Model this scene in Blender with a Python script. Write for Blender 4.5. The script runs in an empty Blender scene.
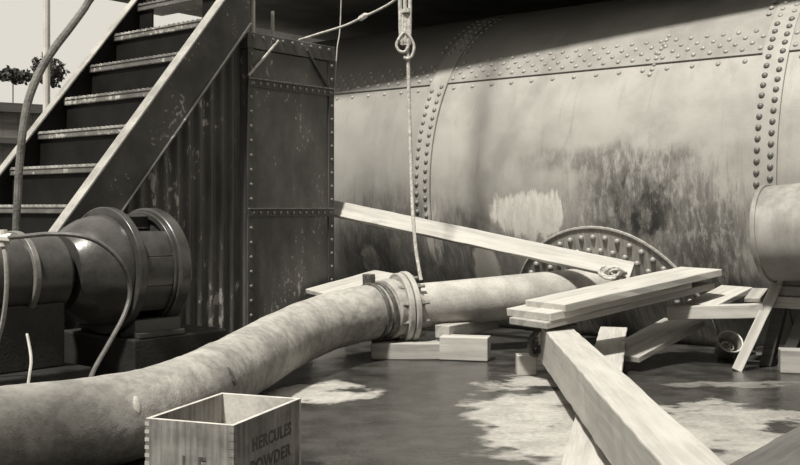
import bpy, bmesh, math, random
from mathutils import Vector, Matrix, noise as mnoise
random.seed(11)
C = bpy.context.scene.collection
PI = math.pi
F = 1015.0; HV = 208.0; CAMZ = 1.0

def P(u, v, Y):                       # photo direction at a real depth -> world point
    return Vector(((u-400)*Y/F, Y, CAMZ-(v-HV)*Y/F))

# ------------------------------------------------------------------ materials
def tint(v, w=1.0):
    return (v, v*(1-.035*w), v*(1-.10*w), 1)

class NT:
    def __init__(s, name):
        s.m = bpy.data.materials.new(name); s.m.use_nodes = True
        s.t = s.m.node_tree; s.n = s.t.nodes
        s.b = s.n['Principled BSDF']
        s.tc = s.n.new('ShaderNodeTexCoord')
    def link(s, a, b): s.t.links.new(a, b)
    def mapping(s, scale=(1,1,1), loc=(0,0,0), src='Object'):
        mp = s.n.new('ShaderNodeMapping'); mp.inputs['Scale'].default_value = scale
        mp.inputs['Location'].default_value = loc
        s.link(s.tc.outputs[src], mp.inputs[0]); return mp.outputs[0]
    def noise(s, scale, vec=None, detail=4, rough=.55, dist=0):
        t = s.n.new('ShaderNodeTexNoise'); t.inputs['Scale'].default_value = scale
        t.inputs['Detail'].default_value = detail; t.inputs['Roughness'].default_value = rough
        t.inputs['Distortion'].default_value = dist
        s.link(vec if vec is not None else s.tc.outputs['Object'], t.inputs['Vector'])
        return t.outputs[0]
    def math(s, op, a, b=None, c=None, clamp=False):
        n = s.n.new('ShaderNodeMath'); n.operation = op; n.use_clamp = clamp
        for i, x in enumerate((a, b, c)):
            if x is None: continue
            if isinstance(x, (int, float)): n.inputs[i].default_value = x
            else: s.link(x, n.inputs[i])
        return n.outputs[0]
    def ramp(s, x, a, b, lo=0.0, hi=1.0):
        n = s.n.new('ShaderNodeMapRange'); n.interpolation_type = 'SMOOTHSTEP'
        s.link(x, n.inputs[0])
        for i, v in enumerate((a, b, lo, hi)): n.inputs[i+1].default_value = v
        return n.outputs[0]
    def mix(s, fac, a, b):
        n = s.n.new('ShaderNodeMix'); n.data_type = 'RGBA'
        if isinstance(fac, (int, float)): n.inputs[0].default_value = fac
        else: s.link(fac, n.inputs[0])
        for i, x in ((6, a), (7, b)):
            if isinstance(x, tuple): n.inputs[i].default_value = x
            else: s.link(x, n.inputs[i])
        return n.outputs[2]
    def color(s, c):
        if isinstance(c, tuple): s.b.inputs['Base Color'].default_value = c
        else: s.link(c, s.b.inputs['Base Color'])
    def rough(s, r):
        if isinstance(r, (int, float)): s.b.inputs['Roughness'].default_value = r
        else: s.link(r, s.b.inputs['Roughness'])
    def bump(s, h, strength=.3, dist=.01):
        n = s.n.new('ShaderNodeBump'); n.inputs['Strength'].default_value = strength
        n.inputs['Distance'].default_value = dist
        s.link(h, n.inputs['Height']); s.link(n.outputs[0], s.b.inputs['Normal'])
    def sep(s, src='Object'):
        n = s.n.new('ShaderNodeSeparateXYZ'); s.link(s.tc.outputs[src], n.inputs[0]); return n.outputs
    def blob(s, x, y, cx, cy, rx, ry, nz, amt, a=.8, b=1.1):
        """1 inside a ragged ellipse, 0 outside"""
        dx = s.math('DIVIDE', s.math('SUBTRACT', x, cx), rx)
        dy = s.math('DIVIDE', s.math('SUBTRACT', y, cy), ry)
        d = s.math('SQRT', s.math('ADD', s.math('MULTIPLY', dx, dx), s.math('MULTIPLY', dy, dy)))
        d = s.math('ADD', d, s.math('MULTIPLY', s.math('SUBTRACT', nz, .5), amt))
        return s.ramp(d, a, b, 1.0, 0.0)

def simple(name, v, rough=.6, scale=8, contrast=.35, metal=0, bump=.15, stretch=(1,1,1), w=1.0, fine=60):
    k = NT(name)
    vec = k.mapping(stretch)
    n1 = k.noise(scale, vec); n2 = k.noise(fine, vec, 2)
    f = k.ramp(k.math('ADD', k.math('MULTIPLY', n1, .75), k.math('MULTIPLY', n2, .25)), .32, .68)
    k.color(k.mix(f, tint(v*(1-contrast), w), tint(v*(1+contrast), w)))
    k.rough(rough); k.b.inputs['Metallic'].default_value = metal
    if bump: k.bump(n2, bump, .01)
    return k.m

def scuffed(name, v, rough=.5, chip=.55, amount=.70, vs=1.0, scale=7):
    """dark paint with pale chips and scratches"""
    k = NT(name)
    vec = k.mapping((1, 1, vs))
    n1 = k.noise(3.0, vec, 5, .65); n2 = k.noise(scale*3, vec, 4, .7)
    base = k.mix(k.ramp(n1, .3, .7), tint(v*.65), tint(v*1.5))
    chips = k.ramp(k.math('ADD', k.math('MULTIPLY', n1, .45), k.math('MULTIPLY', n2, .55)), amount-.05, amount)
    k.color(k.mix(chips, base, tint(chip)))
    k.rough(k.ramp(n1, .3, .7, rough-.12, rough+.15)); k.bump(n2, .15, .006)
    return k.m

def wood(name, v, contrast=.22, rough=.75):
    k = NT(name)
    g = k.mapping((1.2, 22, 22)); g2 = k.mapping((4, 90, 90)); l = k.mapping((2.2, 5, 5))
    oi = k.n.new('ShaderNodeObjectInfo')
    n1 = k.noise(1.0, g, 4, .6, .6); n2 = k.noise(1.0, g2, 2); n3 = k.noise(1.0, l, 4)
    f = k.math('ADD', k.math('MULTIPLY', n1, .45), k.math('ADD', k.math('MULTIPLY', n2, .2), k.math('MULTIPLY', n3, .35)))
    f = k.ramp(f, .34, .62)
    col = k.mix(f, tint(v*(1-contrast*1.6)), tint(v*(1+contrast)))
    st = k.ramp(k.noise(2.6, k.mapping((1, 2, 2)), 5, .7), .62, .72)
    col = k.mix(k.math('MULTIPLY', st, .45), col, tint(v*.4))
    k.color(col); k.rough(rough); k.bump(n1, .25, .006)
    return k.m

M = {}
M['dark_metal'] = scuffed('dark_painted_steel', .070, .5, .50, .65, .45)
M['cabinet'] = scuffed('cabinet_paint', .095, .46, .48, .63, .6, 9)
M['stair'] = scuffed('stair_paint', .070, .5, .40, .63, 1.0, 9)
M['flange_edge'] = simple('sunlit_stringer_flange', .34, .5, 6, .3, .0, .1)  # sunlight on the dark flange, put into its pale colour
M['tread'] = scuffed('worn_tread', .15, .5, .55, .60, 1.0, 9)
M['tread_lit'] = simple('tread_lit_metal', .30, .45, 12, .4)
M['black'] = simple('black_plate_and_shade', .012, .6, 5, .3)
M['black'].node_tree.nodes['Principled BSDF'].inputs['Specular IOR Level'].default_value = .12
M['corr'] = scuffed('corrugated_iron', .085, .45, .46, .628, .4, 8)
M['machine'] = simple('machine_enamel', .055, .28, 6, .35, 0, .05)
M['machine_dark'] = simple('machine_inside', .018, .6, 6, .3)
M['concrete_dark'] = simple('dark_concrete', .018, .6, 5, .4, 0, .3)  # very dark even tone for plinth and pedestal
M['wood'] = wood('pale_sawn_wood', .45, .15)
M['wood_mid'] = wood('weathered_wood', .34, .2)
M['wood_dark'] = wood('wet_dark_wood', .10)
M['wood_beam'] = wood('beam_wood', .44, .13)
M['rope'] = simple('manila_rope', .52, .8, 40, .3, 0, .5)
M['rope_dark'] = simple('tarred_rope', .10, .8, 40, .3, 0, .5)
M['cable'] = simple('rubber_cable', .11, .5, 20, .3)
M['pale'] = simple('pale_paint', .62, .6, 5, .12)
M['rivet'] = simple('rivet_metal', .33, .42, 30, .25)
M['rivet_ring'] = simple('rivet_metal_ring', .15, .42, 30, .4)
M['rivet_light'] = simple('worn_bare_metal', .42, .45, 30, .3)
M['rivet_dark'] = simple('rivet_metal_dark', .10, .42, 30, .4)
M['rivet_worn'] = simple('rivet_metal_worn', .20, .4, 30, .4)
M['pipe'] = simple('pipe_paint', .42, .5, 5, .25, 0, .15, (1, 1, 1))
M['pail'] = simple('galvanised_pail', .40, .4, 12, .35, .3)
M['letter'] = simple('stencil_ink', .09, .8, 30, .4, 0, 0)
M['sky_blocker'] = simple('sky_blocker_concrete', .20, .8, 2, .4, 0, 0)
M['shed'] = simple('shed_boards', .22, .8, 2, .3, 0, 0)
M['pole'] = simple('bark_pole', .16, .8, 8, .4, 0, .4)
M['shaded_wall'] = simple('shade_dark_wall', .040, .8, 2, .3, 0, 0)  # darkened colour stands in for shade on the back wall
M['leaf'] = simple('dry_brush', .07, .8, 10, .5)
M['fence'] = wood('fence_wood', .24)

# canvas hose
k = NT('canvas_hose_cloth')
n1 = k.noise(4.5, None, 5, .6); n2 = k.noise(22, k.mapping((1, 1, 1)), 4, .6); n3 = k.noise(140, None, 2)
f = k.ramp(k.math('ADD', k.math('MULTIPLY', n1, .55), k.math('MULTIPLY', n2, .45)), .33, .66)
col = k.mix(f, tint(.24), tint(.46))
dk = k.ramp(k.noise(1.9, None, 4, .6), .56, .68)
k.color(k.mix(k.math('MULTIPLY', dk, .4), col, tint(.13))); k.rough(.85)
k.bump(k.math('ADD', k.math('MULTIPLY', n2, .8), k.math('MULTIPLY', n3, .3)), .45, .015)
M['hose'] = k.m

# crate wood with stain
k = NT('crate_wood')
n1 = k.noise(1, k.mapping((60, 60, 4)), 3); n2 = k.noise(7, None, 5, .6)
f = k.ramp(k.math('ADD', k.math('MULTIPLY', n1, .4), k.math('MULTIPLY', n2, .6)), .33, .66)
k.color(k.mix(f, tint(.12), tint(.33))); k.rough(.8); k.bump(n1, .2, .004)
M['crate'] = k.m
M['crate_lit'] = simple('lit_crate_wood', .46, .8, 9, .25)  # paler copy of the crate wood, puts sunlight into the back board
M['crate_edge'] = simple('crate_cut_edge', .52, .8, 20, .2)

# tank plates: paint, drip streaks and lime in the tank's own coordinates
def tank_mat(name, v):
    k = NT(name)
    x, y, z = k.sep()
    big = k.noise(1.1, None, 4, .55); mid = k.noise(4.5, None, 5, .6)
    streak = k.noise(1.0, k.mapping((13, 3, 1.6)), 6, .7, .5)
    fines = k.noise(1.0, k.mapping((46, 6, 3.2)), 4, .65)
    fine = k.noise(55, None, 3)
    f = k.ramp(k.math('ADD', k.math('MULTIPLY', big, .55), k.math('MULTIPLY', mid, .45)), .34, .66)
    col = k.mix(f, tint(v*.84), tint(v*1.1))
    # duller plate left of the first ring seam
    left_plate = k.ramp(x, -.05, .0, 1, 0)
    col = k.mix(k.math('MULTIPLY', left_plate, .42), col, tint(v*.50))
    # soft weathering that runs down the plates
    col = k.mix(k.math('MULTIPLY', k.ramp(streak, .52, .72), .3), col, tint(v*.5))
    mot = k.ramp(k.noise(1.0, k.mapping((9, 4, 4.5), (2, 0, 1)), 6, .7, .4), .40, .60)
    mot2 = k.ramp(k.noise(1.0, k.mapping((22, 4, 7)), 6, .75, .3), .36, .58)
    def stain(col, cx, cz, rx, rz, nz, amt, a, b, mask, fac, v2):
        m_ = k.blob(x, z, cx, cz, rx, rz, nz, amt, a, b)
        if mask is not None: m_ = k.math('MULTIPLY', m_, mask)
        return k.mix(k.math('MULTIPLY', m_, fac), col, tint(v2))
    half = k.math('ADD', k.math('MULTIPLY', mot2, .6), .4)
    # darker lower band of the plates, dark wetted zone low on the left
    col = stain(col, 1.1, .55, 2.3, .62, streak, .9, .55, 1.15, half, .45, v*.42)
    col = stain(col, -.35, .70, .75, .55, streak, 1.2, .45, 1.15, half, .75, v*.20)
    col = stain(col, .42, .68, .45, .34, mid, 1.4, .5, 1.1, half, .7, v*.22)
    # seep marks and drips in the middle right
    col = stain(col, 1.98, 1.02, .66, .50, mid, 1.2, .25, 1.2, mot2, .75, v*.20)
    col = stain(col, 2.02, .95, .34, .34, mid, 1.2, .3, 1.3, mot, .95, v*.07)
    col = stain(col, 2.52, .65, .34, .60, fines, 1.2, .4, 1.25, mot2, .85, v*.22)
    col = stain(col, 1.75, 1.36, .75, .12, mid, 1.4, .2, 1.2, mot2, .6, v*.3)
    # lime wash patches
    col = stain(col, 1.12, .95, .42, .22, k.math('ADD', k.math('MULTIPLY', streak, .5), k.math('MULTIPLY', mid, .5)), 2.2, .72, .95, k.math('ADD', k.math('MULTIPLY', mot2, .35), .65), .95, .72)
    col = stain(col, .60, .50, .15, .26, mid, 1.2, .7, .95, None, .85, .66)
    col = stain(col, .13, .80, .10, .30, fines, 1.4, .6, 1.0, mot2, .7, .6)
    col = stain(col, -.62, .55, .12, .16, mid, 1.6, .7, .95, mot2, .7, .5)
    k.color(col); k.rough(k.ramp(mid, .35, .65, .36, .52)); k.bump(k.math('ADD', fine, k.math('MULTIPLY', fines, .5)), .14, .006)
    return k.m
M['tank'] = tank_mat('tank_plate_paint', .37)
M['strap'] = tank_mat('tank_strap_paint', .36)
M['tank_up'] = tank_mat('tank_upper_paint_shade', .30)  # duller upper plates, darkened further to deepen the shade on the crown
k = NT('flange_plate_paint')
st = k.noise(1, k.mapping((60, 8, 2.4)), 3); mid = k.noise(4, None, 4)
k.color(k.mix(k.ramp(k.math('ADD', k.math('MULTIPLY', st, .6), k.math('MULTIPLY', mid, .4)), .38, .62), tint(.22), tint(.44))); k.rough(.5); k.bump(st, .15, .005)
M['flange'] = k.m

# wet and dry ground, in world metres
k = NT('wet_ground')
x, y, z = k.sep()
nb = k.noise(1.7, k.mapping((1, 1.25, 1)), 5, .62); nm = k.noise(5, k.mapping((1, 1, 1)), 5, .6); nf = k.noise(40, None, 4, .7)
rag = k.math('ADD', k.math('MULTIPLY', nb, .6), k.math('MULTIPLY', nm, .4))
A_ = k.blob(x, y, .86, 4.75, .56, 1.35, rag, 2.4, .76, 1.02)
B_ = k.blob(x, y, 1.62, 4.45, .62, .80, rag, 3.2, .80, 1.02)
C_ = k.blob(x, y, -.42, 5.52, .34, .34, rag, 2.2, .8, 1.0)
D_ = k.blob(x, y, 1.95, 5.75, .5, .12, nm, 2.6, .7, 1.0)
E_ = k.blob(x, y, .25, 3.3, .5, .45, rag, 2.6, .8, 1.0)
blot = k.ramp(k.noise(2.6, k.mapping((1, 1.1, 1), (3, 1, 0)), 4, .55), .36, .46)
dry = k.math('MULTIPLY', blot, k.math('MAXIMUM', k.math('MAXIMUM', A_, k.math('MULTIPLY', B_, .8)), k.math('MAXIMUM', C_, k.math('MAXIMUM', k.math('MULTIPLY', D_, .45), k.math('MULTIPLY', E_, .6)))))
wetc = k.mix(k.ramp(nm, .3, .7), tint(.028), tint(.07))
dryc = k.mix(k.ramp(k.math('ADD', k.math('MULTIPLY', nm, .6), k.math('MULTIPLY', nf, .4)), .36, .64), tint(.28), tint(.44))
left_dark = k.ramp(x, -1.5, -.9, 1, 0)  # ground darkens towards the left
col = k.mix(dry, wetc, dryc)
k.color(k.mix(left_dark, col, tint(.03)))
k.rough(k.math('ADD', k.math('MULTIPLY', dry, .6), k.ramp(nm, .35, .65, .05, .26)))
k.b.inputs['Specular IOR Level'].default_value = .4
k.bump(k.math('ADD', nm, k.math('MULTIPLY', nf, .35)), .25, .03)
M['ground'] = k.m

# ------------------------------------------------------------------ object helpers
def link(o, parent=None):
    C.objects.link(o)
    if parent is not None: o.parent = parent
    return o
def tag(o, label=None, cat=None, group=None, kind=None):
    if label: o['label'] = label
    if cat: o['category'] = cat
    if group: o['group'] = group
    if kind: o['kind'] = kind
    return o
def empty(name, loc=(0,0,0), rotz=0, label=None, cat=None, group=None):
    o = bpy.data.objects.new(name, None); o.empty_display_size = .1
    link(o); o.location = loc; o.rotation_euler = (0, 0, rotz)
    return tag(o, label, cat, group)
def obj(name, bm, mat, parent=None, smooth=False, bevel=0, seg=2, angle=35):
    bmesh.ops.recalc_face_normals(bm, faces=bm.faces[:])
    me = bpy.data.meshes.new(name); bm.to_mesh(me); bm.free()
    for m in (mat if isinstance(mat, (list, tuple)) else [mat]): me.materials.append(m)
    if smooth:
        for p in me.polygons: p.use_smooth = True
        me.set_sharp_from_angle(angle=math.radians(angle))
    o = link(bpy.data.objects.new(name, me), parent)
    if bevel:
        b = o.modifiers.new('bevel', 'BEVEL'); b.width = bevel; b.segments = seg; b.limit_method = 'ANGLE'
    return o
def box(bm, x0, x1, y0, y1, z0, z1, mi=0):
    v = [bm.verts.new((x, y, z)) for x in (x0, x1) for y in (y0, y1) for z in (z0, z1)]
    for q in ((0,1,3,2), (4,6,7,5), (0,4,5,1), (2,3,7,6), (0,2,6,4), (1,5,7,3)):
        bm.faces.new([v[i] for i in q]).material_index = mi
    return bm
def prism(bm, poly, ext):
    """poly: list of 3D points, ext: extrusion vector"""
    a = [bm.verts.new(p) for p in poly]; b = [bm.verts.new(Vector(p)+Vector(ext)) for p in poly]
    bm.faces.new(a); bm.faces.new(b[::-1]); n = len(a)
    for i in range(n): bm.faces.new((a[i], b[i], b[(i+1) % n], a[(i+1) % n]))
    return bm
def smooth_path(pts, n=8):
    pts = [Vector(p) for p in pts]; out = []
    for i in range(len(pts)-1):
        p0 = pts[max(i-1, 0)]; p1 = pts[i]; p2 = pts[i+1]; p3 = pts[min(i+2, len(pts)-1)]
        for j in range(n):
            t = j/n
            out.append(.5*((2*p1)+(p2-p0)*t+(2*p0-5*p1+4*p2-p3)*t*t+(3*p1-p0-3*p2+p3)*t**3))
    out.append(pts[-1]); return out
def tube(bm, pts, r, seg=10, caps=True, rfun=None):
    pts = [Vector(p) for p in pts]
    t0 = (pts[1]-pts[0]).normalized()
    up = Vector((0,0,1)) if abs(t0.z) < .9 else Vector((0,1,0))
    nrm = (up - t0*up.dot(t0)).normalized(); rings = []
    for i, p in enumerate(pts):
        t = (pts[min(i+1, len(pts)-1)]-pts[max(i-1, 0)]).normalized()
        nrm = (nrm - t*nrm.dot(t)).normalized(); bn = t.cross(nrm)
        ring = []
        for j in range(seg):
            a = 2*PI*j/seg
            rr = r(i/(len(pts)-1)) if callable(r) else r
            if rfun: rr *= rfun(i, a, p)
            ring.append(bm.verts.new(p+(nrm*math.cos(a)+bn*math.sin(a))*rr))
        rings.append(ring)
    for a, b in zip(rings, rings[1:]):
        for j in range(seg): bm.faces.new((a[j], a[(j+1) % seg], b[(j+1) % seg], b[j]))
    if caps: bm.faces.new(rings[0][::-1]); bm.faces.new(rings[-1])
    return bm
def lathe(bm, prof, seg=48, mat=Matrix()):
    """profile of (q, r) turned about local +Y"""
    rings = []
    for q, r in prof:
        rings.append([bm.verts.new(mat @ Vector((r*math.cos(2*PI*j/seg), q, r*math.sin(2*PI*j/seg)))) for j in range(seg)])
    for a, b in zip(rings, rings[1:]):
        for j in range(seg): bm.faces.new((a[j], a[(j+1) % seg], b[(j+1) % seg], b[j]))
    bm.faces.new(rings[0]); bm.faces.new(rings[-1][::-1]); return bm
def ring(bm, q0, q1, r0, r1, seg=48, mat=Matrix()):
    prof = [(q0, r0), (q0, r1), (q1, r1), (q1, r0)]
    rings = [[bm.verts.new(mat @ Vector((r*math.cos(2*PI*j/seg), q, r*math.sin(2*PI*j/seg)))) for j in range(seg)] for q, r in prof]
    for i in range(4):
        a, b = rings[i], rings[(i+1) % 4]
        for j in range(seg): bm.faces.new((a[j], a[(j+1) % seg], b[(j+1) % seg], b[j]))
    return bm
def along(d):                          # matrix taking +Y to d
    d = Vector(d).normalized(); x = d.cross(Vector((0,0,1)))
    if x.length < 1e-4: x = Vector((1,0,0))
    x.normalize(); z = x.cross(d)
    return Matrix((x, d, z)).transposed().to_4x4()

def board(name, p0, p1, width, thick, mat, wdir=None, label=None, cat='plank', group=None, parent=None, rough=.0015, wear=True, bev=.005):
    """plank whose TOP centre line runs p0->p1; local X runs along it"""
    p0 = Vector(p0); p1 = Vector(p1); X = (p1-p0); L = X.length; X.normalize()
    if wdir is None: wdir = Vector((0,0,1)).cross(X)
    Yv = Vector(wdir); Yv = (Yv - X*Yv.dot(X)).normalized(); Z = X.cross(Yv)
    if Z.z < 0: Yv = -Yv; Z = -Z
    bm = bmesh.new(); n = max(2, int(L/.12)); rnd = random.Random(hash(label or name) % 9999 if False else int(L*1000+width*10000))
    rows = []
    for i in range(n+1):
        xx = L*i/n; row = []
        for (yy, zz) in ((-width/2, -thick), (width/2, -thick), (width/2, 0), (-width/2, 0)):
            j = rough if wear else 0
            row.append(bm.verts.new((xx, yy+rnd.uniform(-j, j)*2, zz+rnd.uniform(-j, j))))
        rows.append(row)
    for a, b in zip(rows, rows[1:]):
        for j in range(4): bm.faces.new((a[j], a[(j+1) % 4], b[(j+1) % 4], b[j]))
    bm.faces.new(rows[0][::-1]); bm.faces.new(rows[-1])
    o = obj(name, bm, mat, parent, bevel=bev)
    R = Matrix((X, Yv, Z)).transposed().to_4x4(); R.translation = p0
    o.matrix_world = R
    if label: tag(o, label, cat, group)
    return o

# shared frame of the works: local x runs right and towards us, local y runs right and away
TH = math.atan2(-.628, .778)
bx = Vector((math.cos(TH), math.sin(TH), 0)); by = Vector((-math.sin(TH), math.cos(TH), 0))

def rivet_bm(r, h=.62, seg=10):
    bm = bmesh.new(); rings = []
    for k_ in range(4):
        a = k_*PI/2/4
        rings.append([bm.verts.new((r*math.cos(a)*math.cos(2*PI*j/seg), r*math.cos(a)*math.sin(2*PI*j/seg), r*h*math.sin(a))) for j in range(seg)])
    top = bm.verts.new((0, 0, r*h))
    for a, b in zip(rings, rings[1:]):
        for j in range(seg): bm.faces.new((a[j], a[(j+1) % seg], b[(j+1) % seg], b[j]))
    for j in range(seg): bm.faces.new((rings[-1][j], rings[-1][(j+1) % seg], top))
    bm.faces.new(rings[0][::-1]); return bm
def rivet_proto(r, mat, h=.62):
    bm = rivet_bm(r, h); me = bpy.data.meshes.new('rivet'); bm.to_mesh(me); bm.free(); me.materials.append(mat)
    for p in me.polygons: p.use_smooth = True
    return me
def place_rivet(me, pos, nrm, parent, name='rivet'):
    o = link(bpy.data.objects.new(name, me), parent)
    o.location = pos; o.rotation_mode = 'QUATERNION'; o.rotation_quaternion = Vector(nrm).to_track_quat('Z', 'Y'); return o

# ------------------------------------------------------------------ setting
bm = bmesh.new()
g = 60
def gh(x, y): return .012*mnoise.noise(Vector((x*.8, y*.8, 0)))
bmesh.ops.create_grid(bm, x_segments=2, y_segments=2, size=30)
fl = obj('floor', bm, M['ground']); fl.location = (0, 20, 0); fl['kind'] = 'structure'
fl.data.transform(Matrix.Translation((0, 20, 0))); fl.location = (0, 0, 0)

T0 = Vector((1.186, 9.784, 0)); R = 1.65; ZC = 1.176
def TW(x, y, z): return T0 + bx*x + by*y + Vector((0, 0, z))
# overhead deck (casts the shade over the tank's crown) and the dark wall behind
bm = bmesh.new()
ZD = 3.1
poly = [TW(-3.5, -2.30, ZD), TW(-.5, -1.97, ZD), TW(2.9, -1.48, ZD), TW(8, -.75, ZD), TW(8, 2.45, ZD), TW(-3.5, 2.45, ZD)]
prism(bm, poly, (0, 0, .25)); o = obj('shade_roof', bm, M['shed']); o['kind'] = 'structure'
bm = bmesh.new()
prism(bm, [TW(-6.9, 2.5, 0), TW(8, 2.5, 0), TW(8, 2.5, 5.5), TW(-6.9, 2.5, 5.5)], by*.15)
o = obj('wall_back', bm, M['shaded_wall']); o['kind'] = 'structure'

# unseen walls added behind and beside the camera to block sky light 
bm = bmesh.new(); box(bm, -8, 8, -7.4, -7, 0, 12); o = obj('sky_blocker_front', bm, M['sky_blocker']); o['kind'] = 'structure'
bm = bmesh.new(); box(bm, -8.4, -8, -7, 4, 0, 8.5); o = obj('sky_blocker_left', bm, M['sky_blocker']); o['kind'] = 'structure'
bm = bmesh.new(); prism(bm, [(-8, -3.77, 4.2), (-2.22, -3.77, 4.2), (-2.22, 2.0, 4.2)], (0, 0, .2)); o = obj('shade_roof', bm, M['shed']); o['kind'] = 'structure'   # unseen slab added overhead, cut to shade the hose at lower left
bm = bmesh.new(); box(bm, 8, 8.4, -7, 9, 0, 8.5); o = obj('sky_blocker_right', bm, M['sky_blocker']); o['kind'] = 'structure'

# ------------------------------------------------------------------ the riveted tank
tank = empty('riveted_tank', T0, TH, 'huge horizontal riveted steel tank, stained and weathered, filling the background', 'tank')
def tp(s, phi, r): return Vector((s, -r*math.cos(phi), ZC+r*math.sin(phi)))
def tank_sheet(bm, s0, s1, p0, p1, r0, r1, ns, nphi):
    """closed curved plate between radii r0 and r1"""
    grid = {}
    for k_ in (0, 1):
        for i in range(ns+1):
            for j in range(nphi+1):
                grid[k_, i, j] = bm.verts.new(tp(s0+(s1-s0)*i/ns, p0+(p1-p0)*j/nphi, (r0, r1)[k_]))
    for i in range(ns):
        for j in range(nphi):
            for k_ in (0, 1): bm.faces.new((grid[k_,i,j], grid[k_,i+1,j], grid[k_,i+1,j+1], grid[k_,i,j+1]))
    for i in range(ns):
        for j in (0, nphi): bm.faces.new((grid[0,i,j], grid[0,i+1,j], grid[1,i+1,j], grid[1,i,j]))
    for j in range(nphi):
        for i in (0, ns): bm.faces.new((grid[0,i,j], grid[0,i,j+1], grid[1,i,j+1], grid[1,i,j]))
bm = bmesh.new()
S0, S1 = -4.0, 5.0; NS, NP = 60, 144; vs = []
for i in range(NS+1): vs.append([bm.verts.new(tp(S0+(S1-S0)*i/NS, 2*PI*j/NP, R)) for j in range(NP)])
for a, b in zip(vs, vs[1:]):
    for j in range(NP): bm.faces.new((a[j], a[(j+1) % NP], b[(j+1) % NP], b[j]))
bm.faces.new(vs[0]); bm.faces.new(vs[-1][::-1])
obj('shell', bm, M['tank'], tank, smooth=True)
LAP = math.radians(32.1)
bm = bmesh.new(); tank_sheet(bm, S0, S1, LAP, math.radians(140), R-.01, R+.014, 40, 40)
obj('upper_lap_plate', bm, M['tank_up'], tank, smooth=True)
rv = rivet_proto(.0205, M['rivet_worn'], .7); rvd = rivet_proto(.0215, M['rivet_ring'], .75); rvf = rivet_proto(.023, M['rivet'], .9)
def strap(s0, s1, rows, phis, me, lo=-50, hi=118, rr=R+.020):
    bm = bmesh.new(); tank_sheet(bm, s0, s1, math.radians(lo), math.radians(hi), R-.01, rr, 4, 64)
    o = obj('ring_strap', bm, M['strap'], tank, smooth=True)
    for q, s in enumerate(rows):
        for ph in phis:
            n = Vector((0, -math.cos(ph), math.sin(ph)))
            place_rivet(me, tp(s, ph+(.011 if q else -.011), rr), n, o)
    return o
stp = .075/R
strap(2.80, 2.975, (2.845, 2.935), [stp*(k_-6) for k_ in range(23)], rvd)
strap(-.045, .135, (.0, .09), [stp*(k_-3.5) for k_ in range(16)], rv)
# remaining rivets of the seams: one part
bm = bmesh.new(); src = rivet_bm(.0195)
tmp = bpy.data.meshes.new('tmp'); src.to_mesh(tmp); src.free()
def stamp(bm, pos, n):
    q = Vector(n).to_track_quat('Z', 'Y').to_matrix().to_4x4(); q.translation = pos
    before = len(bm.verts); bm.from_mesh(tmp); bm.verts.ensure_lookup_table()
    for v in bm.verts[before:]: v.co = q @ v.co
def on(s, ph, r): stamp(bm, tp(s, ph, r), (0, -math.cos(ph), math.sin(ph)))
for row, (off, sp, sh) in enumerate(((.045, .118, 0), (.10, .118, .059), (.155, .118, 0), (.215, .118, .059))):
    s = -1.6+sh
    while s < 4.6:
        if not (2.78 < s < 3.0 or -.06 < s < .15):
            on(s+random.uniform(-.006, .006), LAP+off/R, R+.014)
        s += sp
s = -1.5
while s < 4.6:
    if not (2.76 < s < 3.0 or -.06 < s < .16): on(s, LAP-.05/R, R)
    s += .19
for ph_ in range(17, 26):             # ring straps above the lap: third and fourth rows join in
    for q, s in enumerate((.0, .09, .17, -.09)):
        on(s+.004*(ph_-17), stp*ph_+(.02 if q % 2 else 0), R+.020)
        on(2.845+s*.98+.0, stp*ph_+(.02 if q % 2 else 0), R+.020)
for k_ in range(9): on(1.985+.008*k_, LAP+(-.09+.045*k_)/R, R+.014 if k_ > 2 else R)
tag(obj('seam_rivets', bm, M['rivet'], tank, smooth=True, angle=60), kind='stuff')
# round reinforcing flange where the pipe enters
SC, PC, RHO = 1.62, math.radians(-38.8), .80
def dp(rho, a, r): return tp(SC+rho*math.cos(a), PC+rho*math.sin(a)/R, r)
bm = bmesh.new(); nr, na = 10, 96
lay = []
for r_ in (R-.02, R+.022):
    lay.append([[bm.verts.new(dp(RHO*(i+.4)/(nr+.4), 2*PI*j/na, r_)) for j in range(na)] for i in range(nr+1)])
for L_ in lay:
    for i in range(nr):
        for j in range(na): bm.faces.new((L_[i][j], L_[i+1][j], L_[i+1][(j+1) % na], L_[i][(j+1) % na]))
    bm.faces.new(L_[0])
for j in range(na): bm.faces.new((lay[0][nr][j], lay[1][nr][j], lay[1][nr][(j+1) % na], lay[0][nr][(j+1) % na]))
fp = obj('flange_plate', bm, M['flange'], tank, smooth=True)
bm = bmesh.new(); tube(bm, [dp(RHO, 2*PI*j/72, R+.022) for j in range(73)], .012, 6, False)
tag(obj('flange_bead', bm, M['rivet'], fp, smooth=True), 'pale raised weld bead around the rim')
for rho, off in ((.725, 0), (.625, .5)):
    stpa = .098/rho
    for k_ in range(-14, 15):
        a = PI/2+(k_+off)*stpa
        if abs(a-PI/2) < math.radians(72):
            ph = PC+rho*math.sin(a)/R
            place_rivet(rvf, dp(rho, a, R+.022), (0, -math.cos(ph), math.sin(ph)), fp)

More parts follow.
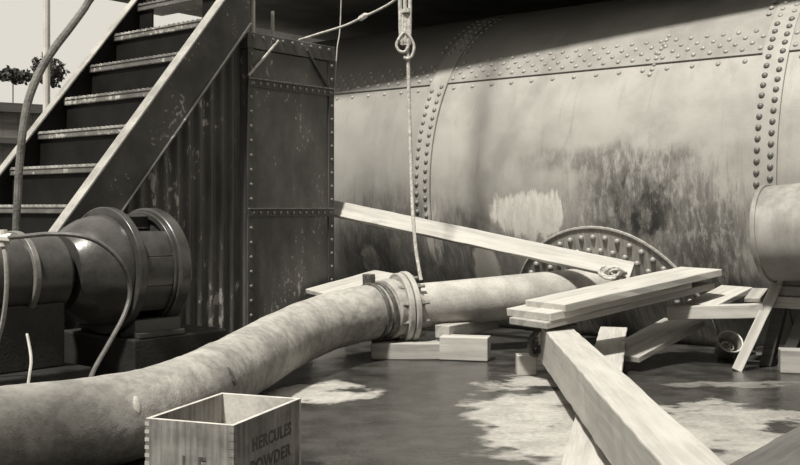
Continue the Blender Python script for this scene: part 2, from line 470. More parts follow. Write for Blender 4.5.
# small drum on the right, parallel to the tank
c = P(769, 233.5, 6.34)
drum = empty('steel_drum', (c.x, c.y, c.z-.30), TH, 'smooth pale steel drum cut by the right edge, rounded end rim towards the tank', 'drum')
Md = along((1, 0, .07)); Md.translation = (0, 0, .30)
bm = bmesh.new(); lathe(bm, [(-.0, .05), (0, .285), (.012, .295), (.2, .30), (.7, .315), (1.6, .325), (1.62, .05)], 64, Md)
k = NT('drum_paint'); n1 = k.noise(2.5, None, 5, .6); n2 = k.noise(1, k.mapping((9, 9, 2)), 5, .7)
f = k.ramp(k.math('ADD', k.math('MULTIPLY', n1, .5), k.math('MULTIPLY', n2, .5)), .36, .64)
k.color(k.mix(f, tint(.20), tint(.38))); k.rough(.5); M['drum'] = k.m
obj('drum_body', bm, M['drum'], drum, smooth=True)
bm = bmesh.new(); ring(bm, -.012, .018, .27, .307, 64, Md); obj('rim', bm, M['drum'], drum, smooth=True, bevel=.003)

# ------------------------------------------------------------------ staircase, sheet wall, cabinet
O = Vector((-1.10, 7.30, 0))
W_ = 1.17
zs = lambda y: 2.458+1.218*(y+.236)
st = empty('staircase', O + by*(-2.2) , TH, 'steep dark steel staircase climbing at the upper left', 'staircase')
sy = lambda y: y+2.2                   # stair-local y
def stringer(x0, x1, fl0, fl1, paint='stair'):
    bm = bmesh.new(); ya, yb = -2.24, .0
    prism(bm, [(x0, sy(ya), zs(ya)), (x0, sy(yb), zs(yb)), (x0, sy(yb), zs(yb)-.44), (x0, sy(-1.89), 0), (x0, sy(ya), 0)], (x1-x0, 0, 0))
    o = obj('stringer', bm, M[paint], st, bevel=.004)
    bm = bmesh.new(); prism(bm, [(fl0, sy(ya), zs(ya)), (fl0, sy(yb), zs(yb)), (fl0, sy(yb), zs(yb)+.022), (fl0, sy(ya), zs(ya)+.022)], (fl1-fl0, 0, 0))
    tag(obj('top_flange', bm, M['flange_edge'], o, bevel=.003), 'pale top flange')
    bm = bmesh.new(); prism(bm, [(fl0, sy(yb), zs(yb)-.44), (fl0, sy(yb), zs(yb)-.42), (fl0, sy(-1.9), .0), (fl0, sy(-1.91), .0)], (fl1-fl0, 0, 0))
    obj('bottom_flange', bm, M['stair'], o)
    return o
stringer(.0, .025, -.045, .05)
stringer(-W_-.025, -W_, -W_-.05, -W_+.03, 'black')  # same steel as the right stringer, blackened to paint its shade
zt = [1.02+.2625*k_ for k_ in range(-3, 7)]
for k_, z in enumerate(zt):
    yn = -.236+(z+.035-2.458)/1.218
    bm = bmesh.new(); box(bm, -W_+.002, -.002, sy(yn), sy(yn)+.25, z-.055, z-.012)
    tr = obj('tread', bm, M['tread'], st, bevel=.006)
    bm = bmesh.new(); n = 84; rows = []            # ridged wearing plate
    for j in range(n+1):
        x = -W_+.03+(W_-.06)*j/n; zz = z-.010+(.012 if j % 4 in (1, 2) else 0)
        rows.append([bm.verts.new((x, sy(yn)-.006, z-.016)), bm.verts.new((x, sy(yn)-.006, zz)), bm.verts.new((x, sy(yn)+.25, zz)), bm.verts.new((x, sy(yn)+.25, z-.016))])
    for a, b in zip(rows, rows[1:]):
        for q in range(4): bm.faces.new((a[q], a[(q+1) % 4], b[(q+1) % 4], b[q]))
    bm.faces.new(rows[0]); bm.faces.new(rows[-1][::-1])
    obj('ridged_plate', bm, M['tread_lit'] if z < 1.7 else M['tread'], tr)  # lower treads get a paler copy that paints sunlight on them
    bm = bmesh.new(); yb_ = sy(yn)+.235
    if abs(z-2.3325) < .02:                        # one riser plate is broken away: daylight shows through
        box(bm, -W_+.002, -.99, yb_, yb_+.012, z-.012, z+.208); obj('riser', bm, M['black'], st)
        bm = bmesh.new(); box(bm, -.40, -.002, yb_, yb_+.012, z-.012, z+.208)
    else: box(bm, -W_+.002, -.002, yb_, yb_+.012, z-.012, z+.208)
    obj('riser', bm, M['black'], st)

cs = empty('corrugated_sheet', O+by*(-1.9), TH, 'dark corrugated iron sheet closing the side below the stairs', 'metal sheet')
bm = bmesh.new(); rows = []; L_ = 1.87; n = 19*8
for j in range(n+1):
    y = L_*j/n; x = -.045+0.018*math.sin(2*PI*19*j/n); top = min(zs(y-1.9)-.10, 3.1)
    rows.append([bm.verts.new((x, y, 0)), bm.verts.new((x, y, max(.05, top))), bm.verts.new((x-.004, y, max(.05, top))), bm.verts.new((x-.004, y, 0))])
for a, b in zip(rows, rows[1:]):
    for q in range(4): bm.faces.new((a[q], a[(q+1) % 4], b[(q+1) % 4], b[q]))
bm.faces.new(rows[0]); bm.faces.new(rows[-1][::-1])
obj('sheet', bm, M['corr'], cs, smooth=True, angle=50)

cab = empty('steel_cabinet', O, TH, 'tall dark riveted steel cabinet between the stairs and the tank', 'cabinet')
CW, CT = .91, 2.27; D_ = -.62
bm = bmesh.new(); box(bm, D_, 0, 0, CW, 0, CT-.12); body = obj('cabinet_body', bm, M['cabinet'], cab, bevel=.004)
bm = bmesh.new(); box(bm, D_-.01, .012, -.005, CW+.012, CT-.115, CT); obj('top_band', bm, M['cabinet'], cab, bevel=.006)
crv = rivet_proto(.014, M['rivet_worn'], .7)
for y0, y1 in ((-.0, .055), (CW-.06, CW+.004)):
    bm = bmesh.new(); box(bm, -.02, .010, y0, y1, 0, CT-.115); co = obj('corner_angle', bm, M['dark_metal'], cab, bevel=.003)
    z = .12
    while z < CT-.15:
        place_rivet(crv, (.010, (y0+y1)/2+.004, z), (1, 0, 0), co); z += .105
for z in (1.905, .965):
    bm = bmesh.new(); box(bm, -.01, .014, .0, CW, z-.03, z+.03); sp_ = obj('seam_strip', bm, M['dark_metal'], cab, bevel=.003)
    for j in range(13): place_rivet(crv, (.014, .05+j*(CW-.1)/12, z), (1, 0, 0), sp_)
    bm = bmesh.new(); box(bm, .0, .024, .0, CW, z+.028, z+.036); tag(obj('worn_lip', bm, M['rivet_worn'], sp_), 'pale worn edge of the strip')
for (a, b, m) in (((.0, 1.95), (.30, CT-.03), 'rivet_light'), ((.60, CT-.06), (.86, 1.93), 'dark_metal')):
    bm = bmesh.new(); tube(bm, [(.014, a[0], a[1]), (.014, b[0], b[1])], .011, 6); obj('diagonal_brace', bm, M[m], cab, smooth=True)
for j in range(9): place_rivet(crv, (.012, .05+j*.1, CT-.03), (1, 0, 0), cab)
# pale pipe standing behind the cabinet's near corner, thin rod beside it
bm = bmesh.new(); tube(bm, [O+bx*(-.13)+by*.171+Vector((0,0,CT)), O+bx*(-.13)+by*.171+Vector((0,0,4.2))], .022, 12)
p_ = obj('vent_pipe', bm, M['pale'], smooth=True); tag(p_, 'pale upright pipe rising from the top left corner of the dark cabinet', 'pipe')
bm = bmesh.new(); tube(bm, [O+bx*(-.1)+by*.35+Vector((0,0,CT)), O+bx*(-.1)+by*.35+Vector((0,0,CT+.21))], .013, 8)
tag(obj('steel_rod', bm, M['pipe'], smooth=True), 'short thin upright rod standing on top of the dark cabinet', 'rod')

# ------------------------------------------------------------------ pump set and its plinth
base = O+bx*.498+by*(-1.23)
AX = .644
pl = bmesh.new(); box(pl, -.42, .30, -.335, .34, 0, .275)
po = obj('concrete_plinth', pl, M['concrete_dark'], None, bevel=.012); po.location = base; po.rotation_euler = (0,0,TH)
tag(po, 'dark concrete plinth under the big flanged motor', 'plinth')
mt = empty('electric_motor', base+Vector((0,0,.275)), TH, 'dark motor with big round flanges and open vents on the plinth', 'motor')
z0 = AX-.275
Mz = Matrix.Translation((0, 0, z0))
def lobj(name, prof, mat, par, seg=56, bev=.004):
    b = bmesh.new(); lathe(b, prof, seg, Mz); return obj(name, b, M[mat], par, smooth=True, bevel=bev, angle=30)
lobj('core', [(-.30, .05), (-.30, .235), (-.02, .235), (-.02, .05)], 'machine_dark', mt)
b = bmesh.new(); ring(b, -.335, -.285, .05, .362, 64, Mz); fl_ = obj('coupling_flange', b, M['machine'], mt, smooth=True, bevel=.006)
for j in range(12):
    a = 2*PI*(j+.5)/12; place_rivet(rivet_proto(.016, M['machine'], 1) if j == 0 else bpy.data.meshes['rivet'], (.335*math.cos(a), -.335, z0+.335*math.sin(a)), (0, -1, 0), fl_, 'bolt') if False else None
b = bmesh.new(); ring(b, -.055, .03, .21, .356, 64, Mz); obj('end_ring', b, M['machine'], mt, smooth=True, bevel=.012)
b = bmesh.new(); ring(b, -.075, -.05, .3, .335, 64, Mz); obj('inner_band', b, M['machine'], mt, smooth=True, bevel=.004)
lobj('end_cap', [(.0, .21), (.02, .24), (.05, .23), (.09, .12), (.13, .10), (.14, .02)], 'machine', mt)
for k_ in range(8):                   # cage bars leaving vent windows
    b = bmesh.new(); a0 = (PI/6+k_*PI/3 if k_ < 6 else (k_-6)*PI)-.26; n = 6; rows = []
    for j in range(n+1):
        a = a0+.52*j/n
        rows.append([b.verts.new((r_*math.cos(a), q_, z0+r_*math.sin(a))) for r_, q_ in ((.255, -.29), (.32, -.29), (.32, -.05), (.255, -.05))])
    for A2, B2 in zip(rows, rows[1:]):
        for q in range(4): b.faces.new((A2[q], A2[(q+1) % 4], B2[(q+1) % 4], B2[q]))
    b.faces.new(rows[0]); b.faces.new(rows[-1][::-1]); obj('cage_bar', b, M['machine'], mt, smooth=True, bevel=.004)
lobj('bell_housing', [(-.60, .14), (-.60, .205), (-.56, .235), (-.51, .27), (-.45, .298), (-.39, .312), (-.335, .318), (-.33, .1)], 'machine', mt)
for sx in (-.22, .16):
    b = bmesh.new(); box(b, sx, sx+.1, -.30, .02, 0, .10); box(b, sx-.04, sx+.14, -.30, .02, 0, .03); obj('foot', b, M['machine'], mt, bevel=.005)
pb = base+by*(-.78)
pm = empty('pump', pb, TH, 'dark round pump with a pale front hoop at the far left, before the motor', 'pump')
Mz = Matrix.Translation((0, 0, AX))
lobj('pump_drum', [(-.40, .03), (-.40, .17), (-.36, .20), (-.12, .213), (.12, .213), (.145, .19), (.15, .03)], 'machine', pm)
b = bmesh.new(); ring(b, -.11, -.075, .2, .236, 64, Mz); tag(obj('hoop', b, simple('hoop_worn', .17, .4, 8, .3), pm, smooth=True, bevel=.005), 'pale worn hoop')
lobj('shaft', [(.13, .02), (.13, .11), (.18, .11), (.18, .02)], 'machine_dark', pm)
b = bmesh.new(); box(b, -.17, .17, -.32, .10, .16, .50); box(b, -.30, .30, -.42, .18, 0, .16); obj('pedestal', b, M['concrete_dark'], pm, bevel=.01)
b = bmesh.new(); box(b, -.03, .16, -.34, -.05, .30, .42); obj('inspection_box', b, M['machine'], pm, bevel=.01)

# ------------------------------------------------------------------ hose, coupling and pipe
hp = [(-120, 460, 3.35), (-50, 446, 3.55), (20, 434, 3.74), (90, 424, 3.93), (143, 412, 4.12), (200, 388, 4.62), (240, 366, 5.2), (280, 343, 5.84), (320, 325, 6.38), (355, 315, 6.66), (388, 309, 6.86)]
hw = [P(*q) for q in hp]
hose = empty('canvas_hose', Vector((hw[4].x, hw[4].y, 0)), 0, 'thick pale canvas hose curving from lower left to the bolted coupling', 'hose')
loc = Vector((hw[4].x, hw[4].y, 0))
path = smooth_path([q-loc for q in hw], 14)
bm = bmesh.new()
def hr(i, a, p):
    return 1+.03*mnoise.noise(Vector((p.x*5, p.y*5, a*1.3)))+.018*mnoise.noise(Vector((p.x*16, p.y*16, a*2.5)))
tube(bm, path, lambda t: .176+.006*math.sin(t*9), 40, True, hr)
obj('hose_body', bm, M['hose'], hose, smooth=True, angle=70)
d_h = (path[-1]-path[-6]).normalized()
Mh = along(d_h); Mh.translation = path[-1]
bm = bmesh.new()
ring(bm, -.16, -.13, .15, .192, 48, Mh); ring(bm, -.10, -.07, .15, .192, 48, Mh)
tag(obj('hose_clamp', bm, M['rivet_dark'], hose, smooth=True, bevel=.003), 'dark steel band clamps')
bm = bmesh.new(); ring(bm, -.05, .045, .05, .205, 48, Mh); obj('hose_collar', bm, M['hose'], hose, smooth=True, bevel=.01)
bm = bmesh.new(); box(bm, -.04, .04, -.03, .02, -.02, .05)
for v in bm.verts: v.co = Mh @ (v.co+Vector((-.06, -.1, .195)))
tag(obj('clamp_lug', bm, M['rivet_dark'], hose, bevel=.004), 'dark clamp bolt lug')

from mathutils.bvhtree import BVHTree
hb = [o_ for o_ in hose.children if o_.name.startswith('hose_body')][0]
bvh = BVHTree.FromPolygons([v.co[:] for v in hb.data.vertices], [tuple(p.vertices) for p in hb.data.polygons])
def spot(name, u, v, rx, rz, mat, label):
    o0 = Vector((0, 0, CAMZ))-loc; hit, nn, _, _ = bvh.ray_cast(o0, (P(u, v, 5)-Vector((0, 0, CAMZ))).normalized())
    if hit is None: return
    if nn.dot(hit-o0) > 0: nn = -nn
    b = bmesh.new(); bmesh.ops.create_icosphere(b, subdivisions=2, radius=1)
    for v_ in b.verts:
        w_ = 1+.35*mnoise.noise(v_.co*2.3); v_.co = Vector((v_.co.x*rx*w_, v_.co.y*rz*w_, v_.co.z*.007))
    q_ = nn.to_track_quat('Z', 'Y').to_matrix().to_4x4(); q_.translation = hit
    b.transform(q_); tag(obj(name, b, mat, hose, smooth=True), label)
spot('worn_spot', 232, 376, .022, .045, M['rivet_dark'], 'small dark worn spot')
spot('canvas_flap', 137, 405, .016, .036, M['pale'], 'small pale torn flap of canvas')

pA, pB = P(402, 308, 6.91), P(650, 282.5, 7.66)
pipe = empty('steel_pipe', Vector((pA.x, pA.y, 0)), 0, 'pale steel pipe running from the bolted coupling into the tank flange', 'pipe')
loc = Vector((pA.x, pA.y, 0)); a0 = pA-loc; d = (pB-pA).normalized(); Lp = (pB-pA).length
Mp = along(d); Mp.translation = a0
bm = bmesh.new(); lathe(bm, [(.04, .1), (.04, .157), (.3, .155), (.9, .155), (Lp, .155), (Lp, .05)], 48, Mp)
obj('pipe_body', bm, M['pipe'], pipe, smooth=True)
bm = bmesh.new(); ring(bm, -.035, .005, .08, .240, 56, Mp); obj('loose_flange', bm, M['pipe'], pipe, smooth=True, bevel=.006)
bm = bmesh.new(); ring(bm, .012, .05, .08, .248, 56, Mp); obj('pipe_flange', bm, M['pipe'], pipe, smooth=True, bevel=.008)
bm = bmesh.new(); lathe(bm, [(.05, .1), (.05, .185), (.10, .165), (.12, .1)], 48, Mp); obj('hub_collar', bm, M['pipe'], pipe, smooth=True)
bb = bmesh.new(); lathe(bb, [(-.075, .012), (-.075, .02), (-.035, .02), (-.035, .012), (.055, .012), (.055, .024), (.085, .024), (.085, .012), (.12, .012), (.122, .002)], 6)
bme = bpy.data.meshes.new('flange_bolt'); bb.to_mesh(bme); bb.free(); bme.materials.append(M['rivet_worn'])
for j in range(10):
    a = 2*PI*(j+.35)/10
    o = link(bpy.data.objects.new('flange_bolt', bme), pipe)
    o.matrix_local = Mp @ Matrix.Translation((.20*math.cos(a), 0, .20*math.sin(a)))

# ------------------------------------------------------------------ crate
ch = .28; e1 = Vector((.939, -.343, 0)); CWd, CL = .343, .515
cr = empty('wooden_crate', (-.873, 3.478, 0), math.atan2(-.343, .939), 'small open wooden crate with dark stencilled lettering, in the lower left foreground', 'crate')
t = .016
def cb(name, x0, x1, y0, y1, z0, z1, m='crate'):
    b = bmesh.new(); box(b, x0, x1, y0, y1, z0, z1)
    for f_ in b.faces:
        if f_.normal.z > .5 or all(v.co.z > z1-1e-5 for v in f_.verts): f_.material_index = 1
    return obj(name, b, [M[m], M['crate_edge']], cr, bevel=.0015)
cb('bottom_board', t, CWd-t, t, CL-t, 0, .014)
side_l = cb('side_board', 0, t, t, CL-t, 0, ch); side_r = cb('side_board', CWd-t, CWd, t, CL-t, 0, ch)
end_f = cb('end_board', 0, CWd, 0, t, 0, ch); end_b = cb('end_board', 0, CWd, CL-t, CL, 0, ch, 'crate_lit')
jb = M['wood_dark']
for (x0, x1) in ((0, t), (CWd-t, CWd)):           # finger joints on the corners
    b = bmesh.new()
    for j in range(10):
        z = .012+j*.027
        box(b, x0-.0012 if x0 == 0 else x0, x1 if x0 == 0 else x1+.0012, -.0012, t-.001, z, z+.013)
    obj('finger_joint', b, M['crate_edge'] if x0 == 0 else M['crate'], end_f)
def text(body, size, loc, rot, par, sx=1.0):
    cu = bpy.data.curves.new('lettering', 'FONT'); cu.body = body; cu.size = size; cu.extrude = .0006; cu.align_x = 'CENTER'
    cu.offset = .0022; cu.space_character = 1.12
    tmpo = bpy.data.objects.new('lettering_curve', cu); C.objects.link(tmpo)
    me = bpy.data.meshes.new_from_object(tmpo.evaluated_get(bpy.context.evaluated_depsgraph_get()))
    bpy.data.objects.remove(tmpo); me.materials.clear(); me.materials.append(M['letter'])
    o = link(bpy.data.objects.new('lettering', me), par)
    o.location = loc; o.rotation_euler = rot; o.scale = (sx, 1, 1); return o
text('HERCULES', .062, (CWd+.0008, CL*.54, .165), (PI/2, 0, PI/2), side_r, .95)
text('POWDER', .062, (CWd+.0008, CL*.52, .088), (PI/2, 0, PI/2), side_r, 1.1)
text('L E', .085, (CWd*.56, -.0016, .105), (PI/2, 0, 0), end_f, .8)

# ------------------------------------------------------------------ timbers
ZB = .305
fdir = Vector((.0374, 1, 0)).normalized()
far = Vector((.925, 6.12, ZB)); near = far - fdir*4.3
bo = board('timber_beam', near, far, .178, .212, M['wood_beam'], None, 'long squared timber beam running from the bottom edge to the plank pile', 'beam', bev=.007)
# plank pile on the far end of the beam
dirp = Vector((1.187, .85, .155))
wv = Vector((.582, -.813, 0))
p1 = P(525, 300, 6.0); z_top = p1.z
def pile(x0, y0, ztop, L, width, th, m, label, roll=0, dz=None, yaw=0):
    d_ = dirp.copy() if dz is None else Vector((1.187, .85, dz))
    d_ = Matrix.Rotation(yaw, 3, 'Z') @ d_
    d_.normalize(); w_ = Matrix.Rotation(yaw, 3, 'Z') @ wv
    a = Vector((x0, y0, ztop))+w_*(width/2)
    return board('plank', a, a+d_*L, width, th, M[m], w_, label, 'plank', 'planks piled on the beam end')
pile(p1.x, p1.y, z_top, 1.42, .33, .046, 'wood', 'topmost wide plank of the pile on the beam end')
q2 = P(506, 311, 5.99); pile(q2.x, q2.y, z_top-.048, 1.24, .37, .046, 'wood', 'second plank of the pile, jutting furthest left, under the topmost plank', yaw=.0)
q3 = P(509, 323, 5.93); pile(q3.x, q3.y, z_top-.096, 1.50, .31, .042, 'wood_mid', 'lowest shaded plank of the pile, touching the beam')
q4 = P(684, 287, 6.5); 
# platform boards and ground planks on the right
board('plank', P(668, 306, 6.55), P(764, 303.5, 6.32), .12, .085, M['wood'], None, 'thick level board edge on to us, left of the leaning prop', 'plank', 'loose boards on the right')
board('plank', P(700, 304, 6.48), P(737, 286, 6.85), .22, .035, M['wood'], Vector((.75, -.6, 0)), 'short pale plank lying back to the tank, behind the thick level board', 'plank', 'loose boards on the right')
board('plank', P(752, 298, 6.45), P(760, 288, 6.7), .10, .03, M['wood_mid'], Vector((.8, -.6, 0)), 'narrow board beside the short pale plank, just left of the prop', 'plank', 'loose boards on the right')
a = Vector((1.44, 6.15, .095)); b_ = Vector((2.013, 6.72, .252)); w_ = Vector((-.67, .742, 0))
board('plank', a+w_*.15, b_+w_*.15, .30, .04, M['wood_mid'], w_, 'broad weathered plank sloping to the ground below the pile', 'plank', 'loose boards on the right')
fa = P(613.5, 327, 7.1); na_ = P(586, 470, 3.8); na_.z = .03
board('plank', na_, fa, .185, .03, M['wood'], None, 'pale plank passing under the timber beam towards the tank', 'plank')
ga = Vector((1.284, 3.89, .03)); gb = Vector((1.80, 4.56, .03)); gd = (gb-ga).normalized(); gw = Vector((gd.y, -gd.x, 0))
board('plank', ga-gd*.7+gw*.17, gb+gd*.5+gw*.17, .34, .03, M['wood_dark'], gw, 'dark wet board lying flat in the lower right corner', 'plank')
# timbers under and behind the coupling
board('timber_block', Vector((-.19, 6.78, .108)), Vector((.27, 6.78, .108)), .20, .106, M['wood_mid'], None, 'low weathered timber on the wet ground straight below the hose end', 'timber')
board('timber_block', Vector((.275, 6.73, .155)), Vector((.585, 6.66, .155)), .15, .152, M['wood'], None, 'squared pale timber with a clean sawn end, below the start of the steel pipe', 'timber')
pa = P(442, 324, 6.78); pa.z = .215
board('plank', pa, P(492, 316.5, 7.35), .11, .085, M['wood_mid'], None, 'short thick plank end poking out beneath the steel pipe', 'plank')
board('plank', P(318, 292, 7.6), P(388, 272, 8.1), .30, .035, M['wood'], Vector((.6, -.75, -.1)), 'pale plank slanting behind the hose, next to the cabinet foot', 'plank')
board('plank', P(352, 345.5, 6.95), P(372, 337, 7.2), .10, .04, M['wood_mid'], None, 'small wood scrap at the left end of the timber below the coupling', 'plank') if False else None
sb = P(330, 290, 7.72)
board('timber_block', Vector((sb.x-.12, sb.y+.02, sb.z-.07)), Vector((sb.x+.12, sb.y+.02, sb.z-.07)), .2, sb.z-.07, M['wood_mid'], None, 'upright timber offcut behind the hose, under the slanting pale plank', 'timber')
# long board leaning across the tank
board('leaning_board', P(322, 205, 8.2), P(632, 270.5, 7.0), .135, .035, M['wood'], Vector((.05, .55, .83)), 'long pale board leaning diagonally across the tank, from cabinet to plank pile', 'board')
# small block and rope sling at the beam end
board('wood_block', Vector((.70, 6.10, .12)), Vector((.815, 6.10, .12)), .10, .12, M['wood'], None, 'small pale wood block on the ground beside the far end of the beam', 'block')
bm = bmesh.new()
sl = smooth_path([(1.04, 5.995, .302), (.93, 5.985, .308), (.85, 5.98, .300), (.795, 5.975, .262), (.775, 5.965, .20), (.785, 5.98, .155), (.815, 6.0, .15), (.825, 6.0, .19)], 8)
tube(bm, sl, .017, 8)
sl2 = smooth_path([(.815, 5.95, .285), (.775, 5.93, .255), (.755, 5.93, .20), (.77, 5.94, .145), (.805, 5.96, .135)], 8); tube(bm, sl2, .014, 8)
tag(obj('rope_sling', bm, M['rope_dark'], smooth=True), 'dark rope looped around the far end of the timber beam', 'rope')
# rope bundle where the leaning board ends
bc = P(612, 273, 6.98); bm = bmesh.new()
pts = []
for i in range(70):
    a = i*.55; pts.append(bc+Vector((.055*math.cos(a)+.0012*i-.04, .03*math.sin(a*.9), .035*math.sin(a)+.01*math.sin(i*.4))))
tube(bm, pts, .011, 7); tag(obj('rope_bundle', bm, M['rope'], smooth=True), 'small tangle of pale rope at the lower end of the leaning board', 'rope')

# ------------------------------------------------------------------ trestle, prop, pail on the right
tr0 = P(773, 285, 6.38)
tre = empty('trestle', (tr0.x, tr0.y, 0), TH, 'low timber trestle under the steel drum at the right edge', 'trestle')
bm = bmesh.new(); box(bm, 0, 1.3, -.05, .06, tr0.z-.062, tr0.z); obj('top_rail', bm, M['wood_mid'], tre, bevel=.005)
bm = bmesh.new(); box(bm, .01, 1.3, -.075, .05, tr0.z-.135, tr0.z-.064); obj('lower_rail', bm, M['wood'], tre, bevel=.005)
for x0, x1 in ((.0, -.09), (.16, .02), (.20, .36), (.9, .8), (1.1, 1.25)):
    bm = bmesh.new(); zt_ = tr0.z-.137
    prism(bm, [(x0, 0, zt_), (x0+.075, 0, zt_), (x1+.075, 0, 0), (x1, 0, 0)], (0, .07, 0)); obj('leg', bm, M['wood_dark'], tre, bevel=.004)
pb_ = P(737, 371, 6.21); pb_.z = .005; pt_ = P(777.5, 283, 6.29)
board('prop_board', pb_, pt_, .062, .05, M['wood'], Vector((.9, -.25, 0)), 'narrow pale prop leaning against the trestle, its foot in the puddle', 'prop')
bA = P(779, 348, 6.15); bm = bmesh.new(); box(bm, 0, .36, -.06, .06, 0, .142); o = obj('timber_block', bm, M['wood_mid'], bevel=.006); o.location = (bA.x+.02, bA.y+.05, 0); o.rotation_euler = (0, 0, TH*.35)
tag(o, 'short weathered timber block on the ground under the trestle, right edge', 'timber')
board('plank', P(757, 346.5, 6.7), P(840, 345, 6.45), .12, .05, M['wood'], None, 'low pale plank on the ground behind the trestle block', 'plank')
o.location = o.location
pc = P(727.5, 347, 6.72); pc.z = .0
pail = empty('metal_pail', pc, 0, 'small round metal pail tipped towards us in the puddle below the boards', 'pail')
Ml = Matrix.Translation((0, 0, .085)) @ along((.05, -.78, .62))
bm = bmesh.new(); n = 32
def lat_open(bm, prof, Mx):
    rr = [[bm.verts.new(Mx @ Vector((r_*math.cos(2*PI*j/n), q_, r_*math.sin(2*PI*j/n)))) for j in range(n)] for q_, r_ in prof]
    for a_, b2 in zip(rr, rr[1:]):
        for j in range(n): bm.faces.new((a_[j], a_[(j+1) % n], b2[(j+1) % n], b2[j]))
    bm.faces.new(rr[0]); bm.faces.new(rr[-1])
lat_open(bm, [(-.09, .001), (-.09, .062), (.06, .080), (.06, .076), (-.08, .058), (-.08, .001)], Ml)
obj('pail_body', bm, M['pail'], pail, smooth=True)
bm = bmesh.new(); tube(bm, [Ml @ Vector((.081*math.cos(2*PI*j/n), .06, .081*math.sin(2*PI*j/n))) for j in range(n+1)], .006, 6, False); obj('rolled_rim', bm, M['pale'], pail, smooth=True)
bm = bmesh.new(); tube(bm, [Ml @ Vector(((.03+.02*math.sin(i*.7))*math.cos(i*.6), -.03+.002*i, (.03+.02*math.sin(i*.7))*math.sin(i*.6))) for i in range(30)], .006, 6)
rl = obj('rope_coil', bm, M['rope'], None, smooth=True); rl.location = pc; tag(rl, 'bit of pale cord coiled inside the tipped metal pail', 'rope')

# ------------------------------------------------------------------ ropes and wires
def rope(name, pts, r, mat, label, cat='rope', seg=8, sm=10):
    bm = bmesh.new(); tube(bm, smooth_path(pts, sm), r, seg); o = obj(name, bm, M[mat], smooth=True); return tag(o, label, cat)
YR = 7.12
sling = empty('hoist_sling', P(405, 0, YR), 0, 'pale rope sling with two loops hanging from above, top centre', 'sling')
og = P(405, 0, YR)
def L(u, v, dy=0): return P(u, v, YR+dy)-og
top_ = Vector((0, .05, 6.5-og.z))
for du, mu in ((-5, -2.5), (0, 0), (5, 2.5)):
    bm = bmesh.new(); tube(bm, smooth_path([top_+Vector((du*.012, 0, 0)), L(405+du, 0), L(406+du*.45, 11), L(406+mu*.7, 30), L(405+mu*.6, 36)], 8), .014, 8); obj('strand', bm, M['rope'], sling, smooth=True)
for pts in ([L(404, 33), L(399.5, 38), L(396.5, 45), L(399, 51), L(404.5, 52), L(408, 47), L(407.5, 40)], [L(406, 33), L(411, 39), L(414, 47), L(412, 56), L(407.5, 59), L(403.5, 57.5)]):
    bm = bmesh.new(); tube(bm, smooth_path([p+Vector((0, -.015, 0)) for p in pts], 8), .010, 8); obj('loop', bm, M['rope'], sling, smooth=True)
bm = bmesh.new(); tube(bm, [L(405.5, 9), L(406, 13)], .034, 10); obj('whipping', bm, M['rope'], sling, smooth=True)
rope('hand_line', [P(406, 36, YR), P(408, 60, YR), P(409.5, 120, YR-.02), P(411.5, 180, YR-.05), P(413, 215, YR-.09), P(416, 250, YR-.12), P(421, 280, YR-.16)], .0125, 'rope', 'thin pale line hanging straight down from the sling to the pipe')
cz = [P(299, 40, 7.55), P(318, 34, 7.5), P(345, 25.5, 7.45), P(363, 17, 7.4), P(380, 9, 7.36), P(396, -1, 7.33), P(430, -30, 7.3), P(470, -90, 7.25), P(520, -235, 7.2)]
bm = bmesh.new(); tube(bm, smooth_path(cz, 8), .009, 7); sc = obj('slack_cable', bm, M['rope'], smooth=True); tag(sc, 'slack pale cable rising from the cabinet top past a knot to the upper edge', 'cable')
bm = bmesh.new(); kp = cz[3]; tube(bm, [kp+Vector((-.035, 0, -.02)), kp+Vector((-.018, 0, -.012)), kp+Vector((.018, 0, .012)), kp+Vector((.035, 0, .02))], lambda t_: .010+.012*math.sin(PI*t_), 8)
obj('knot', bm, M['rope'], sc, smooth=True)
rope('guy_wire', [P(343.5, -190, 8.2), P(341, 5, 8.18), P(337, 50, 8.1), P(334, 95, 8.03)], .005, 'pipe', 'thin taut wire dropping to the right upper edge of the dark cabinet', 'wire', 6)
# cable over the pump and hoop at the far left
Yc = 4.95
rope('power_cable', [P(4, 238, 4.9), P(22, 236.5, 4.85), P(50, 234, 4.82), P(80, 236, 4.82), P(103, 245, 4.85), P(122, 264, 4.9), P(130, 290, 4.95), P(124, 315, 4.9), P(108, 345, 4.75), P(94, 370, 4.6), P(84, 396, 4.4)], .011, 'cable', 'cable arching over the pump and dropping behind the canvas hose', 'cable')
fit = P(4, 238, 4.9)
bm = bmesh.new(); tube(bm, [fit+Vector((-.03, 0, .0)), fit+Vector((.035, 0, -.005))], .027, 10); tube(bm, [fit+Vector((-.005, 0, -.04)), fit+Vector((-.005, 0, .04))], .02, 10)
tag(obj('pipe_fitting', bm, M['pale'], smooth=True), 'small pale pipe fitting at the left edge above the pump hoop', 'fitting')
rope('bent_conduit', [P(3.5, 246, 4.9), P(6, 262, 4.9), P(6.5, 290, 4.92), P(3, 320, 4.95), P(-4, 350, 5.0), P(-6, 400, 5.05)], .012, 'pipe', 'pale upright conduit at the left edge below the fitting', 'conduit')
rope('wire_end', [P(27, 334, 4.75), P(30, 350, 4.7), P(31, 362, 4.6), P(29.5, 374, 4.5), P(27, 392, 4.3)], .007, 'pipe', 'short loose pale wire sticking up behind the hose at far left', 'wire', 6)
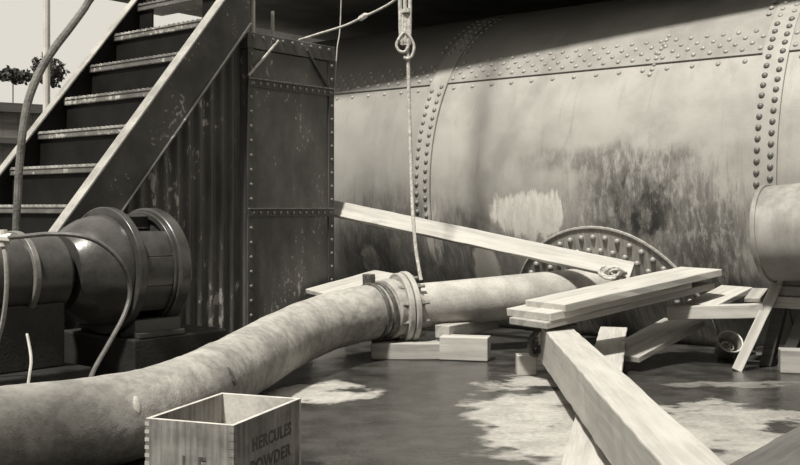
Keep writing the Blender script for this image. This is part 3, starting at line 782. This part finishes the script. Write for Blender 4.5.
# bent pole before the stairs
bp = [P(92, -3, 5.75), P(84, 9, 5.72), P(70, 28, 5.68), P(56, 46, 5.62), P(44, 64, 5.58), P(35, 82, 5.55), P(28, 102, 5.52), P(23, 130, 5.5), P(19.5, 165, 5.5), P(17.5, 200, 5.5), P(16, 240, 5.5), P(14, 389, 5.48)]
bp[-1].z = 0
bp.insert(0, P(125, -45, 5.85))
rope('bent_pole', bp, lambda t_: .023-.006*abs(t_-.5), 'pole', 'bent pole curving upward in front of the stairs, far left', 'pole', 10)

# ------------------------------------------------------------------ background on the left
fb = P(-60, 97, 10.2); fe = P(62, 99, 10.9)
fen = empty('wooden_fence', (fb.x, fb.y, 0), math.atan2(fe.y-fb.y, fe.x-fb.x), 'grey board fence with dark rails behind the stairs, far left', 'fence')
Lf = (Vector((fe.x, fe.y))-Vector((fb.x, fb.y))).length; zt2 = fb.z
bm = bmesh.new(); x = 0
while x < Lf: box(bm, x, x+.148, 0, .025, 0, zt2-.08); x += .152
obj('board_panel', bm, M['fence'], fen)
for z in (zt2-.07, zt2-.40):
    bm = bmesh.new(); box(bm, 0, Lf, -.05, 0, z-.05, z+.05 if z > 1.8 else z+.02); obj('rail', bm, M['wood_dark'], fen, bevel=.005)
bm = bmesh.new(); tube(bm, [P(46.5, 98, 9.8)*1.0, P(46.5, -30, 9.8)], .034, 10)
for v in bm.verts:
    if v.co.z < 2.5: v.co.z = 0
tag(obj('slim_post', bm, M['pale'], smooth=True), 'slim pale upright post behind the bent pole, against the sky', 'post')
def brush(name, c_, rx, rz, n_, label):
    bm = bmesh.new(); rnd = random.Random(n_)
    for i in range(n_):
        a = rnd.uniform(0, 2*PI); rr = math.sqrt(rnd.random()); p = c_+Vector((rx*rr*math.cos(a), .25*rnd.uniform(-1, 1), rz*rr*math.sin(a)))
        d1 = Vector((rnd.uniform(-1, 1), rnd.uniform(-1, 1), rnd.uniform(-.6, 1))).normalized()*rnd.uniform(.03, .07); d2 = d1.cross(Vector((rnd.uniform(-1,1), rnd.uniform(-1,1), .3))).normalized()*.02
        vv = [bm.verts.new(p), bm.verts.new(p+d1*.5+d2), bm.verts.new(p+d1), bm.verts.new(p+d1*.5-d2)]; bm.faces.new(vv)
    tube(bm, [Vector((c_.x, c_.y, 0)), c_], .006, 6)
    return tag(obj(name, bm, M['leaf']), label, 'shrub')
brush('shrub', P(13, 76, 11.3), .20, .05, 700, 'low dark shrub top above the fence at the left edge')
brush('shrub', P(49, 71, 11.4), .13, .15, 700, 'taller dark shrub top above the fence beside the slim post')

# ------------------------------------------------------------------ light, sky, camera
w = bpy.data.worlds.new('sky'); bpy.context.scene.world = w; w.use_nodes = True
bg = w.node_tree.nodes['Background']; bg.inputs[0].default_value = (1, .955, .85, 1); bg.inputs[1].default_value = .74
sd = bpy.data.lights.new('sun', 'SUN'); so = link(bpy.data.objects.new('sun', sd))
el = math.radians(60); hz = Vector((-.50, -.866, 0)).normalized()
sun_to = hz*math.cos(el)+Vector((0, 0, math.sin(el)))
so.rotation_euler = sun_to.to_track_quat('Z', 'Y').to_euler(); so.location = (-4, -6, 9)
sd.energy = 5.6; sd.angle = math.radians(5.0); sd.color = (1, .965, .88)

cd = bpy.data.cameras.new('camera'); co_ = link(bpy.data.objects.new('camera', cd))
co_.location = (0, 0, CAMZ); co_.rotation_euler = (PI/2, 0, 0)
cd.sensor_fit = 'HORIZONTAL'; cd.sensor_width = 36; cd.lens = 36*F/800
cd.shift_y = -(232.5-HV)/800; cd.clip_start = .05; cd.clip_end = 200
sc_ = bpy.context.scene; sc_.camera = co_
sc_.view_settings.view_transform = 'Standard'; sc_.view_settings.look = 'None'
sc_.view_settings.exposure = 0; sc_.view_settings.gamma = 1; sc_.view_settings.use_curve_mapping = False
